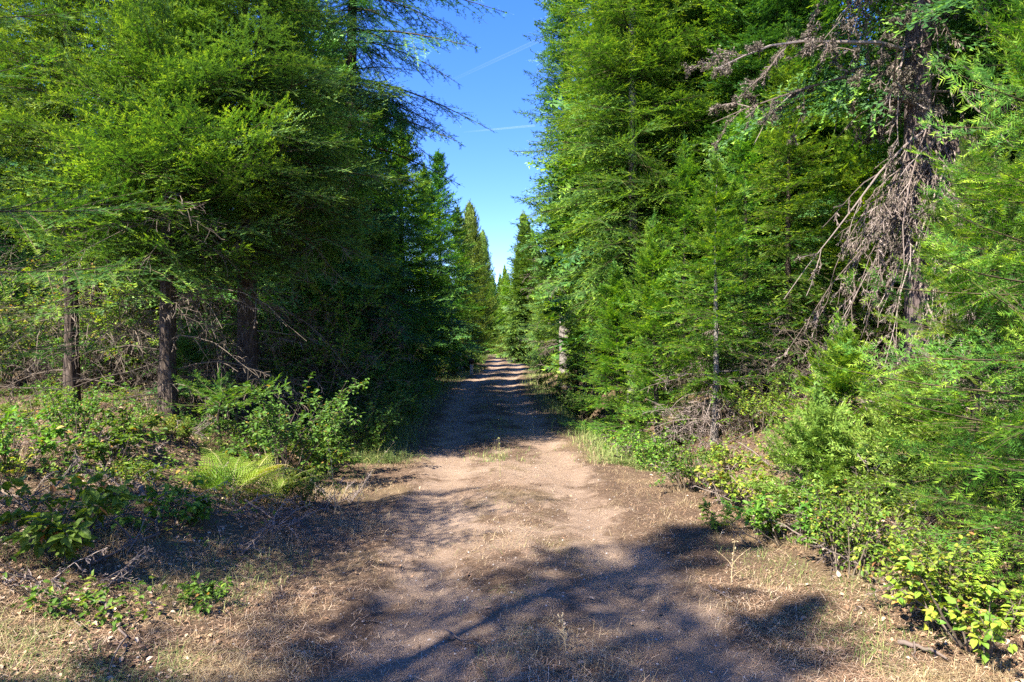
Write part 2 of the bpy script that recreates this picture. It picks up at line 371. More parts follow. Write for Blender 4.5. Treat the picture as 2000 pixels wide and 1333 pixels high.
def conifer(seed, H, R, z0, lod='mid', mat='fir', r=None, gap=.34, per=5, droop=.16, upturn=.12, shape=.8, top_lod=None, z_hi=99, bark='bark',
            el=(-.30, .7), dead=0, dead_top=None, tone=0., trunk_from=0, width=.56, bushy=0., ragged=.25, dead_mat='deaddark', dead_len=1.0, rolls=.28, sides=None, bare=.08, lean=.02):
    """returns part list. R = longest limb, z0 = foliage starts"""
    rng = np.random.default_rng(seed); r = r or .012*H+.02
    tm, fn = trunk_mesh('trunk', H, r, rng, bark, lean)
    cr = MB(); wd = MB(); z = z0; zs = []
    while z < H-.12:
        s = (z-z0)/(H-z0)
        zs += [z+rng.normal(0, .07) for _ in range(per if s < .85 else max(3, per-1))]
        z += gap*(1-.62*s)*rng.uniform(.8, 1.2)
    a0 = rng.random()*6
    for i, zz in enumerate(zs):
        s = min(max((zz-z0)/(H-z0), 0), 1)
        L = R*((1-s)**shape)*min(1, .72+s*1.6)*rng.uniform(1-ragged*1.6, 1+ragged*.6)
        L = max(L, .16); az = a0+i*2.399+rng.normal(0, .2)
        if sides is not None:      # keep only limbs in an azimuth window
            dlt = (az-sides[0]+pi) % (2*pi)-pi
            if abs(dlt) > sides[1]: continue
        e = np.interp(s, [0, 1], el)+rng.normal(0, .11)
        ld = lod if zz < z_hi else (top_lod or lod)
        limb(cr, wd, rng, fn(min(zz, H-.05)), az, e, L, ld, droop*(1-.6*s), upturn, tone_add=tone+.1*s, roll=rng.normal(0, rolls), width=width, bushy=bushy, bare=bare)
    # leader
    limb(cr, wd, rng, fn(H-.3), 0, pi/2-.03, .42, lod, 0, 0, width=.2, bushy=bushy)
    parts = [('trunk', tm), ('branches', wd.mesh('branches', 'twig')), ('crown', cr.mesh('crown', mat))]
    if dead:
        zz = rng.uniform(.25, dead_top or z0+.5, dead); az = rng.random(dead)*2*pi
        p = np.array([fn(q) for q in zz]); d = np.stack([np.cos(az), np.sin(az), rng.uniform(-.1, .35, dead)], 1)
        me, _ = dead_mesh('dead_branches', rng, p, d, rng.uniform(.5, 1, dead)*dead_len*min(R, 2), rng.uniform(.5, 1, dead)*.011, 2, dead_mat, kids=6, droop=.8, rmin=.003)
        parts.append(('dead_branches', me))
    return parts

# ------------------------------------------------------------------ broad leaves, ferns, grass
def leaves(mb, rng, c, d, size, tone, droop=.2, aspect=.62):
    """ovate folded leaves at c pointing along d"""
    n = len(c); size = np.broadcast_to(size, (n,))[:, None]
    up = unit(np.array([0, 0, 1.])+rng.normal(0, .35, (n, 3))); sd = unit(np.cross(d, up)); up = np.cross(sd, d)
    w = size*aspect*.5
    def pt(a, b, z): return c+d*size*a+sd*w*b+up*size*z
    V = np.stack([c, pt(.28, .85, .05), pt(.68, .80, .02), pt(1, 0, -droop), pt(.68, -.80, .02), pt(.28, -.85, .05), pt(.5, 0, -.06)], 1)
    F = np.array([[0, 1, 6], [1, 2, 6], [2, 3, 6], [3, 4, 6], [4, 5, 6], [5, 0, 6]])
    mb.add(V.reshape(-1, 3), (F[None]+7*np.arange(n)[:, None, None]).reshape(-1, 3), np.repeat(tone, 7))
def shrub(seed, H=1., R=.6, stems=14, lsize=.05, lgap=.035, mat='leaf', tone=(.1, .8), bareness=.25, leafy=1.0, stem_mat='deaddark'):
    rng = np.random.default_rng(seed); n = stems
    az = rng.random(n)*2*pi; rr = rng.random(n)**.7*.25*R
    p = np.stack([np.cos(az)*rr, np.sin(az)*rr, np.zeros(n)], 1)
    tl = rng.uniform(.2, 1, n)*R/H
    d = unit(np.stack([np.cos(az)*tl, np.sin(az)*tl, np.ones(n)], 1)); L = H*rng.uniform(.55, 1.15, n)
    out = []; grow(rng, p, d, L, np.full(n, .006+.003*H), 2, out, droop=.45, kids=5, spread=.75, lenf=.55, start=.25, wig=.1)
    st = MB(); lf = MB()
    for P, Rr, lv in out: tubes(st, P, np.maximum(Rr, .0012), 4 if lv == 2 else 3, rng.random(len(P)))
    for P, Rr, lv in out:
        k = P.shape[1]; seg = np.linalg.norm(np.diff(P, axis=1), axis=2).sum(1)
        cnt = np.maximum(1, (seg/lgap*leafy*(1 if lv < 2 else .5)).astype(int)); idx = np.repeat(np.arange(len(P)), cnt)
        s = rng.uniform(bareness if lv else .1, 1, len(idx)); s = np.where(lv == 2, .45+.55*s, s)
        f = s*(k-1); i0 = f.astype(int).clip(0, k-2); fr = (f-i0)[:, None]
        q = P[idx, i0]*(1-fr)+P[idx, i0+1]*fr; tg = unit(P[idx, i0+1]-P[idx, i0])
        dr = unit(tg*.5+rng.normal(0, .8, (len(idx), 3))*[1, 1, .45]+[0, 0, -.05])
        tn = np.clip(rng.uniform(tone[0], tone[1], len(idx))*.6+.4*np.repeat(rng.uniform(tone[0], tone[1], len(P)), cnt)+rng.normal(0, .06, len(idx)), 0, 1)
        tn = np.where(rng.random(len(idx)) < .03, 1, tn)
        leaves(lf, rng, q, dr, lsize*rng.uniform(.6, 1.2, len(idx)), tn)
    return [('stems', st.mesh('stems', stem_mat)), ('leaves', lf.mesh('leaves', mat))]
def fern(seed, n=12, L=.8, mat='fern', tone=(0, .6)):
    rng = np.random.default_rng(seed); st = MB(); lf = MB()
    for i in range(n):
        az = i*2.399+rng.normal(0, .3); l = L*rng.uniform(.65, 1.1); e0 = rng.uniform(.9, 1.3); k = 20
        s = np.linspace(0, 1, k); el = e0-1.7*s**1.3*rng.uniform(.7, 1)
        dx = np.cumsum(np.cos(el))*l/k; dz = np.cumsum(np.sin(el))*l/k
        P = np.stack([dx*cos(az), dx*sin(az), dz], 1)
        tubes(st, P[None], (.003*(1-.8*s))[None], 3, .8)
        T = unit(np.gradient(P, axis=0)); sd = unit(np.cross(T, [0, 0, 1.])); tn0 = rng.uniform(*tone)
        for sg in (1, -1):
            i0 = np.arange(4, k); q = P[i0]; u = (i0-4)/(k-5)
            pl = l*.26*np.minimum(1, (1-u)*1.25)*np.minimum(1, .75+u*2)+.01
            pd = unit(sd[i0]*sg+T[i0]*.35+np.array([0, 0, -.18])); m = 8
            ss = np.linspace(.04, .98, m); c = (q[:, None]+pd[:, None]*(pl[:, None]*ss)[..., None]).reshape(-1, 3)
            pdr = np.repeat(pd, m, 0); Tr = np.repeat(T[i0], m, 0); size = (pl[:, None]*.13*(1-ss*.8)+.003).reshape(-1)
            for s2 in (1, -1):
                dr = unit(Tr*s2+pdr*.4+rng.normal(0, .12, pdr.shape))
                wd_ = pdr*(np.repeat(pl, m)*.035)[:, None]
                V = np.stack([c-wd_, c+wd_, c+dr*size[:, None]*1.6], 1)
                lf.add(V.reshape(-1, 3), np.arange(len(c)*3).reshape(-1, 3), np.clip(tn0+rng.normal(0, .08), 0, 1))
    return [('stalks', st.mesh('stalks', 'grassdry')), ('fronds', lf.mesh('fronds', mat))]
def blades(mb, rng, c, h, wd, tone, lean=.5, curl=.5):
    n = len(c); az = rng.random(n)*2*pi; o = np.stack([np.cos(az), np.sin(az), 0*az], 1); sd = np.stack([-np.sin(az), np.cos(az), 0*az], 1)
    ln = np.abs(rng.normal(lean, .3, n)); h = h[:, None]; ln = np.where(rng.random(n) < .6, ln+rng.uniform(.3, 1.4, n), ln); wd = np.asarray(wd).reshape(-1, 1)
    m = c+o*(h*.5*ln[:, None]*.6)+np.array([0, 0, 1.])*h*np.clip(.62-.15*ln[:, None], .2, .6)
    t = c+o*(h*(ln[:, None]*1.0+curl*.3))+np.array([0, 0, 1.])*h*np.maximum(.12, 1-.45*ln[:, None])
    V = np.stack([c-sd*wd, c+sd*wd, m+sd*wd*.8, m-sd*wd*.8, t], 1).reshape(-1, 3)
    b = 5*np.arange(n)[:, None]
    mb.add(V, (b+np.array([0, 1, 2, 3]))); 
    mb.t[-1][:] = np.repeat(tone, 5)
    off = mb.n-len(V); mb.f.append((b+np.array([3, 2, 4])+off).astype(np.int32))

# ------------------------------------------------------------------ ground and track
def axis_pts(lo, hi, fine0, fine1, step, grow_):
    p = list(np.arange(fine0, fine1, step)); s = step
    while p[-1] < hi: s *= grow_; p.append(p[-1]+s)
    s = step; q = [fine0]
    while q[-1] > lo: s *= grow_; q.append(q[-1]-s)
    return np.array(q[1:][::-1]+p)
ax = axis_pts(-160, 160, -5, 5, .045, 1.07); ay = axis_pts(-40, 320, 2.4, 12, .045, 1.035)
UU, YY = np.meshgrid(ax, ay); XX = UU+road_c(YY)*np.exp(-(UU/25)**2)
ZZ = height(XX, YY); V = np.stack([XX, YY, ZZ], -1).reshape(-1, 3)
ny, nx = UU.shape; i, j = np.meshgrid(np.arange(ny-1), np.arange(nx-1), indexing='ij')
F = np.stack([i*nx+j, i*nx+j+1, (i+1)*nx+j+1, (i+1)*nx+j], -1)
uc = UU[:-1, :-1]+.02; yc = YY[:-1, :-1]
edge = 1.5+fbm(yc, yc*0+uc*.3, 1.2, 4, 44)*.30
isroad = (np.abs(uc) < edge)
# worn-earth weight: bare wheel tracks, littered and grassy crown and verges
au = np.abs(UU)
rd = 1.0*np.exp(-((au-.72)/.36)**2)+.35*np.exp(-(au/.35)**2)-.85*sstep(1.1, 1.9, au)+.05+.75*fbm(XX, YY, .8, 4, 77)
for nm, msk in (('road', isroad), ('ground', ~isroad)):
    f = F[msk]; used, inv = np.unique(f, return_inverse=True); f = inv.reshape(-1, 4)
    b = MB(); b.add(V[used], f, 0); me = b.mesh(nm, 'dirt', True)
    a = me.attributes.new('road', 'FLOAT', 'POINT'); a.data.foreach_set('value', rd.reshape(-1)[used].astype(np.float32))
    tag(link(nm, me), kind='structure')

# ------------------------------------------------------------------ hero trees, right side
R_ = np.random.default_rng
def T(name, label, px, d, parts, rot=0., scale=1., group=None, cat='tree', tilt=(0, 0), **k):
    return thing(name, label, cat, X(px, d), d, parts, rot, scale, group, tilt, **k)

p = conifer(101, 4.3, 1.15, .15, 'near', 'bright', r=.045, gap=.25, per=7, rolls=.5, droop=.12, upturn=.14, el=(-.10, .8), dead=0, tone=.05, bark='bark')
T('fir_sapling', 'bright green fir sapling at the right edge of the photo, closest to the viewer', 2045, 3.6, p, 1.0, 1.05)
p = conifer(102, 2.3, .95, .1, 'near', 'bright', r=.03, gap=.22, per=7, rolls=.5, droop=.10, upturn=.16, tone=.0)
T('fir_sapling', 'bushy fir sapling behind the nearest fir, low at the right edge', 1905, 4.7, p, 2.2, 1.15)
# old tree hung with dead lichen-covered limbs
def old_dead_tree():
    rng = R_(7); H = 17; parts = []
    tm, fn = trunk_mesh('trunk', H, .165, rng, 'oldbark', .012, 18, .12); parts.append(('trunk', tm))
    n = 84; zz = rng.uniform(1.6, 8.5, n); az = rng.random(n)*2*pi
    p = np.array([fn(q) for q in zz]); d = np.stack([np.cos(az), np.sin(az), rng.uniform(-.5, .15, n)], 1)
    me, ml = dead_mesh('dead_branches', rng, p, d, rng.uniform(.6, 1.9, n), rng.uniform(.008, .018, n), 3, 'dead', 70000, rmin=.0034, kids=5, droop=1.8, spread=.8, wig=.16, lenf=.5)
    parts += [('dead_branches', me), ('lichen', ml)]
    # the long dead limb reaching left with hanging twigs
    p = np.array([fn(4.1), fn(3.9), fn(3.5), fn(4.9)]); d = np.array([[-1, -.25, .10], [-1, .15, -.10], [-.8, -.5, -.15], [-.9, -.3, .2]])
    me, ml = dead_mesh('long_limb', rng, p, d, [3.2, 2.5, 1.8, 3.0], [.026, .022, .02, .024], 3, 'dead', 30000, rmin=.0034, kids=13, droop=.55, spread=.85, wig=.15, lenf=.36, start=.1)
    parts += [('long_limb', me), ('lichen', ml)]
    # shaggy mass of dead brush hanging from a broken limb
    n = 52; p = fn(3.0)+np.array([.12, -.35, 0])+rng.normal(0, .13, (n, 3))*[1, 1, .8]
    d = np.stack([rng.normal(-.08, .5, n), rng.normal(-.15, .35, n), -np.ones(n)], 1)
    me, ml = dead_mesh('hanging_brush', rng, p, d, rng.uniform(1.1, 3.2, n), rng.uniform(.008, .015, n), 3, 'dead', 30000, rmin=.0036, kids=7, droop=.35, spread=.5, wig=.08, lenf=.36, start=.05)
    parts += [('hanging_brush', me), ('lichen', ml)]
    cr = MB(); wd = MB()
    for q in range(70):
        z = rng.uniform(4.2, H-.4); s = (z-4.2)/(H-4.2)
        limb(cr, wd, rng, fn(z), rng.random()*6.28, -.25+.5*s, 2.6*(1-s)**.7*rng.uniform(.5, 1.1)+.2, 'far', .25, .1)
    parts += [('branches', wd.mesh('branches', 'twig')), ('crown', cr.mesh('crown', 'fir'))]
    return parts
T('old_fir', 'old grey-barked fir hung with dead lichen-covered branches and brush', 1795, 7.8, old_dead_tree())

p = conifer(103, 16, 2.55, 1.8, 'mid', 'fir', r=.12, gap=.30, per=7, droop=.22, upturn=.10, top_lod='far', z_hi=8.5, bark='greybark', dead=26, dead_top=2.4, dead_mat='dead', tone=.10, shape=.6)
T('fir_tree', 'tall sunlit fir with a thin pale trunk, right of the sky gap', 1238, 14.0, p, .4)
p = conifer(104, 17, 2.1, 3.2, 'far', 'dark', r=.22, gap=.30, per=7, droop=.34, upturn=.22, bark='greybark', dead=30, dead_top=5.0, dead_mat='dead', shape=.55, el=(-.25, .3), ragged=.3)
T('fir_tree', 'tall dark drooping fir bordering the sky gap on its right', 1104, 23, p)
p = conifer(105, 14, 2.6, 3.0, 'far', 'fir', r=.17, gap=.33, per=7, droop=.26, upturn=.1, bark='greybark', dead=16, dead_mat='dead', shape=.6)
T('fir_tree', 'tall fir with pale trunk rising behind the long dead limb', 1468, 14, p)
tallB = conifer(106, 14, 2.8, 1.5, 'far', 'dark', r=.18, gap=.33, per=7, droop=.25, upturn=.1, dead=14, shape=.6)
T('fir_tree', 'dark tall fir behind the sunlit fir with the pale trunk', 1345, 17.5, tallB, .8, .95)
# young, brightly lit firs
yA = conifer(111, 4.6, 1.35, .35, 'mid', 'bright', r=.05, gap=.27, per=7, rolls=.2, droop=.14, upturn=.14, el=(-.1, .75), tone=.05, dead=10, dead_top=.8, dead_mat='dead')
yB = conifer(112, 3.9, 1.25, .75, 'mid', 'bright', r=.045, gap=.27, per=6, rolls=.2, droop=.18, upturn=.12, el=(-.15, .7), tone=.0, dead=26, dead_top=1.0, dead_mat='dead', bark='greybark', dead_len=.9)
yC = conifer(113, 5.6, 1.5, 1.0, 'mid', 'fir', r=.06, gap=.30, per=7, rolls=.2, droop=.20, upturn=.1, el=(-.2, .6), tone=.12, dead=20, dead_top=1.4, dead_mat='dead')
for lab, px, d, pr, rot, sc in (
    ('young light green fir leaning over the ditch below the tall pale-trunked fir', 1285, 10.2, yA, .3, (.92, .92, .80)),
    ('slender young fir with dead grey twigs fanned around its foot', 1395, 9.3, yB, 1.1, 1.0),
    ('young fir with bare lower trunk in the middle of the right bank', 1548, 10.0, yC, 2.0, .95),
    ('light green young fir crowding the left side of the old fir', 1665, 10.6, yA, 3.7, 1.0),
    ('young fir just behind the fanned dead twigs on the right bank', 1450, 11.8, yC, 5.1, .95),
    ('small dark-skirted fir at the ditch edge, nearest the track on the right', 1205, 12.4, yA, 4.4, (1.0, 1.0, .72)),
    ('young fir in the gap right of the old fir', 1905, 8.6, yB, 4.0, 1.05),
    ('young fir shadowed behind the nearest fir at the right edge', 2060, 6.8, yC, 3.1, .85),
    ('short fir behind the young fir with the bare lower trunk', 1610, 12.5, yB, 5.6, 1.15),
    ('young fir left of the slender fir, set back from the ditch', 1340, 12.8, yC, 3.0, .85),
    ('small fir standing in front of the dark drooping fir at the track edge', 1128, 19.5, yA, 3.3, .8)):
    T('young_fir', lab, px, d, pr, rot, sc)
p = conifer(121, 1.25, .80, .15, 'mid', 'bright', r=.022, gap=.11, per=7, droop=.10, upturn=.16, tone=.12)
T('fir_sapling', 'knee-high pale green fir sapling on the right bank below the old fir', 1632, 6.9, p, .5)
p2 = conifer(122, .85, .78, .12, 'mid', 'pine', r=.018, gap=.09, per=7, droop=.08, upturn=.2, tone=.25, bushy=.4)
T('fir_sapling', 'low yellowish sapling in front of the knee-high one', 1600, 6.0, p2, 1.7)
T('fir_sapling', 'soft low sapling left of the nearest fir', 1800, 5.3, p2, 4.0, 1.05)

# ------------------------------------------------------------------ hero trees, left side
def near_left_fir():
    rng = R_(31); H = 4.9; tm, fn = trunk_mesh('trunk', H, .08, rng)
    cr = MB(); wd = MB()
    spec = [(-.05, 3.55, 1.9, .20), (-.3, 3.3, 1.7, .15), (-.6, 3.2, 1.8, .1), (.0, 2.8, 1.9, .10), (-.7, 2.5, 1.8, 0), (-.2, 2.35, 2.1, .06),
            (.02, 1.75, 2.5, .04), (-.4, 1.65, 2.3, 0), (-.05, 1.4, 2.5, .02), (-.25, 1.2, 2.2, 0), (-.6, 1.3, 1.9, -.05), (.05, 1.0, 2.0, 0), (-.3, .75, 1.7, -.02), (-.15, .5, 1.5, 0), (-1.2, 2.9, 1.4, .1), (3.3, 2.0, 1.6, 0), (4.1, 3, 1.3, .1)]
    for az, z, L, el in spec: limb(cr, wd, rng, fn(z), az, el, L, 'near', .14, .12, roll=.45+rng.normal(0, .2), tone_add=.06, width=.50, bare=.04, rad=.003+.0025*L)
    for q in range(22):
        z = rng.uniform(3.2, H-.2); s = (z-3.2)/(H-3.2)
        limb(cr, wd, rng, fn(z), rng.uniform(-2.4, .15), .1+.6*s, 1.5*(1-s)+.25, 'near', .08, .12, tone_add=.06)
    return [('trunk', tm), ('branches', wd.mesh('branches', 'twig')), ('crown', cr.mesh('crown', 'bright'))]
T('fir_tree', 'near fir at the left edge reaching long lit boughs toward the track', -470, 3.95, near_left_fir())
p = conifer(131, 5.4, 2.3, 2.15, 'mid', 'fir', r=.11, gap=.38, per=9, rolls=.22, width=.72, droop=.22, upturn=.26, el=(-.08, .65), tone=.16, dead=34, dead_top=2.6, dead_len=1.1, shape=.6)
T('fir_tree', 'broad fir with layered sunlit sprays and a bare reddish trunk on the left', 330, 8.5, p, 1.2)
p = conifer(132, 9.2, 2.6, 2.7, 'mid', 'dark', r=.15, gap=.36, per=9, width=.68, droop=.20, upturn=.14, top_lod='far', z_hi=6.5, dead=46, dead_top=3.6, shape=.65, tone=.08)
T('fir_tree', 'thick dark-trunked fir right of the broad sunlit fir', 482, 9.6, p, .3)
p = conifer(133, 9, 2.0, 2.9, 'mid', 'fir', r=.09, gap=.34, per=8, width=.68, droop=.16, upturn=.14, top_lod='far', z_hi=6, dead=36, dead_top=3, tone=.1)
T('fir_tree', 'slim fir with a black trunk and crooked base near the left edge', 142, 9.0, p, 2.0)
tallA = conifer(134, 14, 2.7, 2.4, 'far', 'dark', r=.2, gap=.33, per=7, droop=.30, upturn=.12, dead=30, shape=.5, dead_len=1.2)
T('fir_tree', 'tall dark fir rising behind the broad sunlit fir', 350, 13, tallA, .5, .82)
def droopy():
    rng = R_(41); H = 13.5; tm, fn = trunk_mesh('trunk', H, .2, rng); cr = MB(); wd = MB()
    for q in range(230):
        z = rng.uniform(1.6, H-.4); s = z/H
        az = rng.random()*6.28; L = (2.4 if z > 5 else 2.2)*(1-s)**.45*rng.uniform(.55, 1.1)
        limb(cr, wd, rng, fn(z), az, rng.normal(.02, .12)-.1, L, 'far' if z > 11 else 'mid', .38, .14, width=.6, rad=.008+.006*L, bare=.1)
    for z, az, L, el in ((9.0, -.15, 4.2, .02), (8.0, -.35, 3.9, -.05), (7.0, .05, 3.9, -.08), (6.3, -.3, 3.3, -.1), (9.8, .1, 3.6, .05), (5.6, -.1, 3.0, -.1)):
        L *= .8; limb(cr, wd, rng, fn(z), az, el, L, 'mid', .38, .12, width=.5, rad=.026, bare=.15)
        limb(cr, wd, rng, fn(z-.2), az+.12, el-.05, L*.8, 'mid', .45, .1, width=.5, rad=.018, bare=.15)
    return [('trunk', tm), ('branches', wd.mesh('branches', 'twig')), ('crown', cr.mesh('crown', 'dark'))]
T('fir_tree', 'tallest dark fir on the left, drooping boughs hanging into the sky gap', 672, 14.5, droopy())
fA = conifer(141, 8.8, 2.1, .3, 'far', 'fir', r=.11, gap=.30, per=6, droop=.12, upturn=.12, tone=.0, shape=.6)
fB = conifer(142, 9.2, 1.9, .3, 'far', 'fir', r=.11, gap=.30, per=6, droop=.20, upturn=.16, tone=.05, shape=.7)
fC = conifer(143, 8.2, 2.2, .2, 'far', 'dark', r=.11, gap=.28, per=6, droop=.18, upturn=.12, tone=.1, shape=.7)
fP = conifer(144, 9.0, 1.8, .8, 'far', 'pine', r=.10, gap=.25, per=9, droop=.02, upturn=.28, tone=.1, shape=.6, el=(.1, .8), bushy=.6)
fV = conifer(145, 12, 2.7, .5, 'vfar', 'fir', r=.10, gap=.25, per=9, droop=.18, upturn=.12, tone=.1, shape=.8)
fW = conifer(146, 12, 2.9, .4, 'vfar', 'dark', r=.10, gap=.25, per=9, droop=.2, upturn=.12, tone=.15, shape=.7)
for nm, lab, px, d, pr, rot, sc in (
    ('fir_tree', 'fir between the thick dark trunk and the tallest left fir', 585, 12.2, fC, .4, (1., 1, 1.2)),
    ('fir_tree', 'hazy yellow-tipped fir just right of the tallest left fir', 785, 24, fB, .9, (1.35, 1.35, 1.0)),
    ('young_fir', 'low dark fir over the left shrubs below the drooping boughs', 745, 16.5, fC, 2.0, .55),
    ('fir_tree', 'pointed fir in the left row, tallest spire beside the sky gap', 865, 36, fA, 3.0, (1.4, 1.4, 1.28)),
    ('fir_tree', 'dark fir tucked left of the tallest spire of the left row', 832, 30, fC, 1.0, (1.2, 1.2, 1.1)),
    ('pine_tree', 'feathery pine in the left row beyond the tallest spire', 920, 55, fP, .3, (1.5, 1.5, 1.4)),
    ('pine_tree', 'smaller feathery pine behind the first feathery pine', 945, 70, fP, 2.3, (1.6, 1.6, 1.42)),
    ('fir_tree', 'fir between the tallest left spire and the first feathery pine', 893, 44, fB, 4.0, (1.5, 1.5, 1.1)),
    ('fir_tree', 'distant pointed fir standing where the track disappears', 1008, 88, fV, 1.0, (1, 1, 1.12)),
    ('fir_tree', 'distant fir left of the one where the track disappears', 988, 78, fV, 2.0, (.9, .9, .78)),
    ('fir_tree', 'distant light fir right of where the track disappears', 1030, 70, fV, 3.0, (1, 1, .92)),
    ('fir_tree', 'light green fir on the right side of the far track', 1072, 44, fA, 2.0, (.95, .95, .82)),
    ('fir_tree', 'short rounded fir where the far track bends', 1064, 34, fA, 5.0, .6),
    ('fir_tree', 'fir in the right row beyond the dark drooping fir', 1098, 29, fB, 1.0, (1.1, 1.1, 1.0)),
    ('fir_tree', 'fir between the dark drooping fir and the light green far fir', 1080, 38, fC, 1.6, 1.0),
    ('fir_tree', 'second fir along the left row above the tall shrubs', 735, 20, fA, 5.0, .95),
    ('fir_tree', 'dark fir filling the row left of the hazy yellow-tipped one', 640, 17, fC, 4.0, 1.1)):
    T(nm, lab, px, d, pr, rot, sc)

_O = 'first second third fourth fifth sixth seventh eighth ninth tenth eleventh twelfth thirteenth fourteenth fifteenth sixteenth seventeenth eighteenth nineteenth'.split()
_T = {20: ('twentieth', 'twenty'), 30: ('thirtieth', 'thirty'), 40: ('fortieth', 'forty'), 50: ('fiftieth', 'fifty'), 60: ('sixtieth', 'sixty'), 70: ('seventieth', 'seventy'), 80: ('eightieth', 'eighty')}
def ordinal(n):
    if n < 20: return _O[n-1]
    a, b = _T[n//10*10]
    return a if n % 10 == 0 else b+'-'+_O[n % 10-1]
def ranks(spots, by='left'):
    k = [(x/y if by == 'left' else y) for x, y in spots]; o = sorted(range(len(k)), key=lambda i: k[i]); rk = [0]*len(k)
    for q, i in enumerate(o): rk[i] = ordinal(q+1)
    return rk
# forest beyond the first rows: trees one cannot tell apart
def fill(group, label, spots, protos, seed, s0=.8, s1=1.2, name='fir_tree'):
    rng = R_(seed); rk = ranks(spots)
    for i, (x, y) in enumerate(spots):
        s = rng.uniform(s0, s1)
        thing(name, label.replace('#', rk[i]), 'tree', x, y, protos[i % len(protos)], rng.random()*6.28, (s, s, s*rng.uniform(.9, 1.15)), group)
rng = R_(9)
sp = [(x+rng.normal(0, .6), y+rng.normal(0, .8)) for y in np.arange(17, 46, 4.2) for x in np.arange(4.8, 20, 3.2) if x < y*.85+4 and x > 4.2+.02*y]
fill('dense firs behind the right bank', 'fir in the dense wall of forest behind the right bank', sp, [fW, fV, fC, fB], 10, .9, 1.4)
sp = [(x, y) for x, y in ((3.6, 21.5), (4.8, 24.5), (4.6, 18.5), (3.4, 29), (6.2, 14.5), (8.4, 13.5), (10.6, 12.6), (7.6, 10.6), (9.6, 10.0), (5.4, 13.4), (12, 15), (10.4, 8.2), (7.0, 8.2), (8.5, 6.8))]
fill('tall firs standing close behind the right bank', '# from the left of the shaded firs close behind the right bank', sp, [tallB, tallA, fC], 12, .8, .95)
sp = [(-x+rng.normal(0, .6), y+rng.normal(0, .8)) for y in np.arange(22, 50, 4.4) for x in np.arange(5.6, 26, 3.4) if x < y*.85+3]
fill('dense firs behind the left row', 'fir in the deep forest behind the left roadside row', sp, [fW, fC, fV, fB], 11, .7, 1.0)
sp = [(-9.2, 19), (-12.4, 18.5), (-15.5, 19.5), (-11.9, 15.0)]
fill('tall firs behind the left trunks', '# from the left of the tall dark firs standing behind the left trunks', sp, [tallA, tallB], 13, .75, .95)
sp = [(x, 104+rng.normal(0, 4)) for x in np.arange(-38, 28, 2.6)]+[(x, 94+rng.normal(0, 1.5)) for x in (-4.6, -2.6, -.8, .8, 2.6, 5)]+[(-4.2+rng.normal(0, .5), y) for y in (64, 72, 80)]+[(2.8+rng.normal(0, .6), y) for y in (52, 60, 67, 75, 84)]
fill('distant firs closing off the end of the track', 'small distant fir closing off the end of the track', sp, [fV, fW], 14, .8, 1.0)
# trees beside the photographer that only throw their shade across the track
shade1 = fC; 
shadeT = conifer(161, 10.5, 2.4, 2.2, 'far', 'fir', r=.13, gap=.62, per=4, droop=.14, upturn=.12, shape=.7)
for i, (x, y, s, pr) in enumerate(((-5.7, -1.9, 1.05, shadeT), (-4.9, -3.0, .95, shadeT))):
    thing('fir_tree', 'fir beside the viewpoint whose shadow falls over the foreground', 'tree', x, y, pr, i*1.3, s, 'firs beside the viewpoint')

# ------------------------------------------------------------------ saplings, shrubs, ferns
p = conifer(151, .80, 1.25, .22, 'near', 'bright', r=.022, gap=.30, per=8, droop=.05, upturn=.06, rolls=.12, el=(.02, .4), tone=.1, width=.34, shape=.35)
T('fir_sapling', 'flat-layered fir sapling behind the yellow fern on the left', 432, 7.7, p, .1)
p = conifer(152, 1.3, .7, .2, 'mid', 'dark', r=.02, gap=.2, per=5, tone=.1)
T('fir_sapling', 'small dark fir sapling between the two bare left trunks', 372, 8.9, p)

sh = [shrub(201, .62, .55, 14, .060, .034, 'leaf', (.05, .75)), shrub(202, .85, .6, 16, .045, .030, 'leaf', (.25, .85)),
      shrub(203, 1.25, .85, 22, .055, .030, 'leafdark', (.05, .8)), shrub(204, 1.9, 1.0, 24, .060, .034, 'leafdark', (.1, .85)),
      shrub(205, .45, .40, 10, .05, .03, 'leaf', (.35, .95)), shrub(206, .55, .5, 9, .085, .05, 'leaf', (.15, .6))]
big = shrub(207, 2.6, 1.3, 26, .07, .045, 'leaf', (.2, .9), bareness=.35)
def SH(label, px, d, k, sc=1., rot=0., group=None, name='shrub', cat='shrub'):
    return thing(name, label, cat, X(px, d), d, sh[k] if isinstance(k, int) else k, rot, sc, group, sink=.02)
SH('bright leafy bush with large leaves at the far left, low on the bank', 105, 4.25, 5, 1.0, 0)
SH('yellow-green bush at the left edge above the large-leaved bush', 15, 5.4, 0, .9, 1)
SH('leafy plant between the crooked stick and the mound on the left', 335, 5.0, 5, .72, 2)
SH('small lone leafy sprig low on the left verge', 405, 4.05, 5, .38, 3)
SH('yellow leafed bush on the left bank above the crooked stick', 150, 6.3, 1, .8, 4)
SH('slender green bush beside the mound on the left bank', 215, 6.0, 0, .8, 5)
SH('yellowing shrub in the bottom right corner', 1850, 3.7, 1, .72, .5)
SH('low yellow shrub cut by the bottom right corner', 1925, 3.35, 4, 1.0, 1.5)
SH('round leafy shrub on the right verge above the grey litter', 1545, 5.3, 0, .8, 2.5)
SH('bright shrub right of the round leafy one on the right bank', 1665, 5.3, 0, .72, 3.5)
SH('sparse yellow shrub on the right bank at the head of the sunny patch', 1345, 7.3, 1, .72, 4.5)
SH('thin yellow shrub just above the sunny patch on the right', 1420, 6.6, 4, 1.1, 5.5)
SH('pale shrub leaning out over the ditch', 1262, 9.2, 1, .85, 6.5)
SH('tall shrub with yellow autumn leaves behind the thick dark left trunk', 600, 10.6, big, .8, .2)
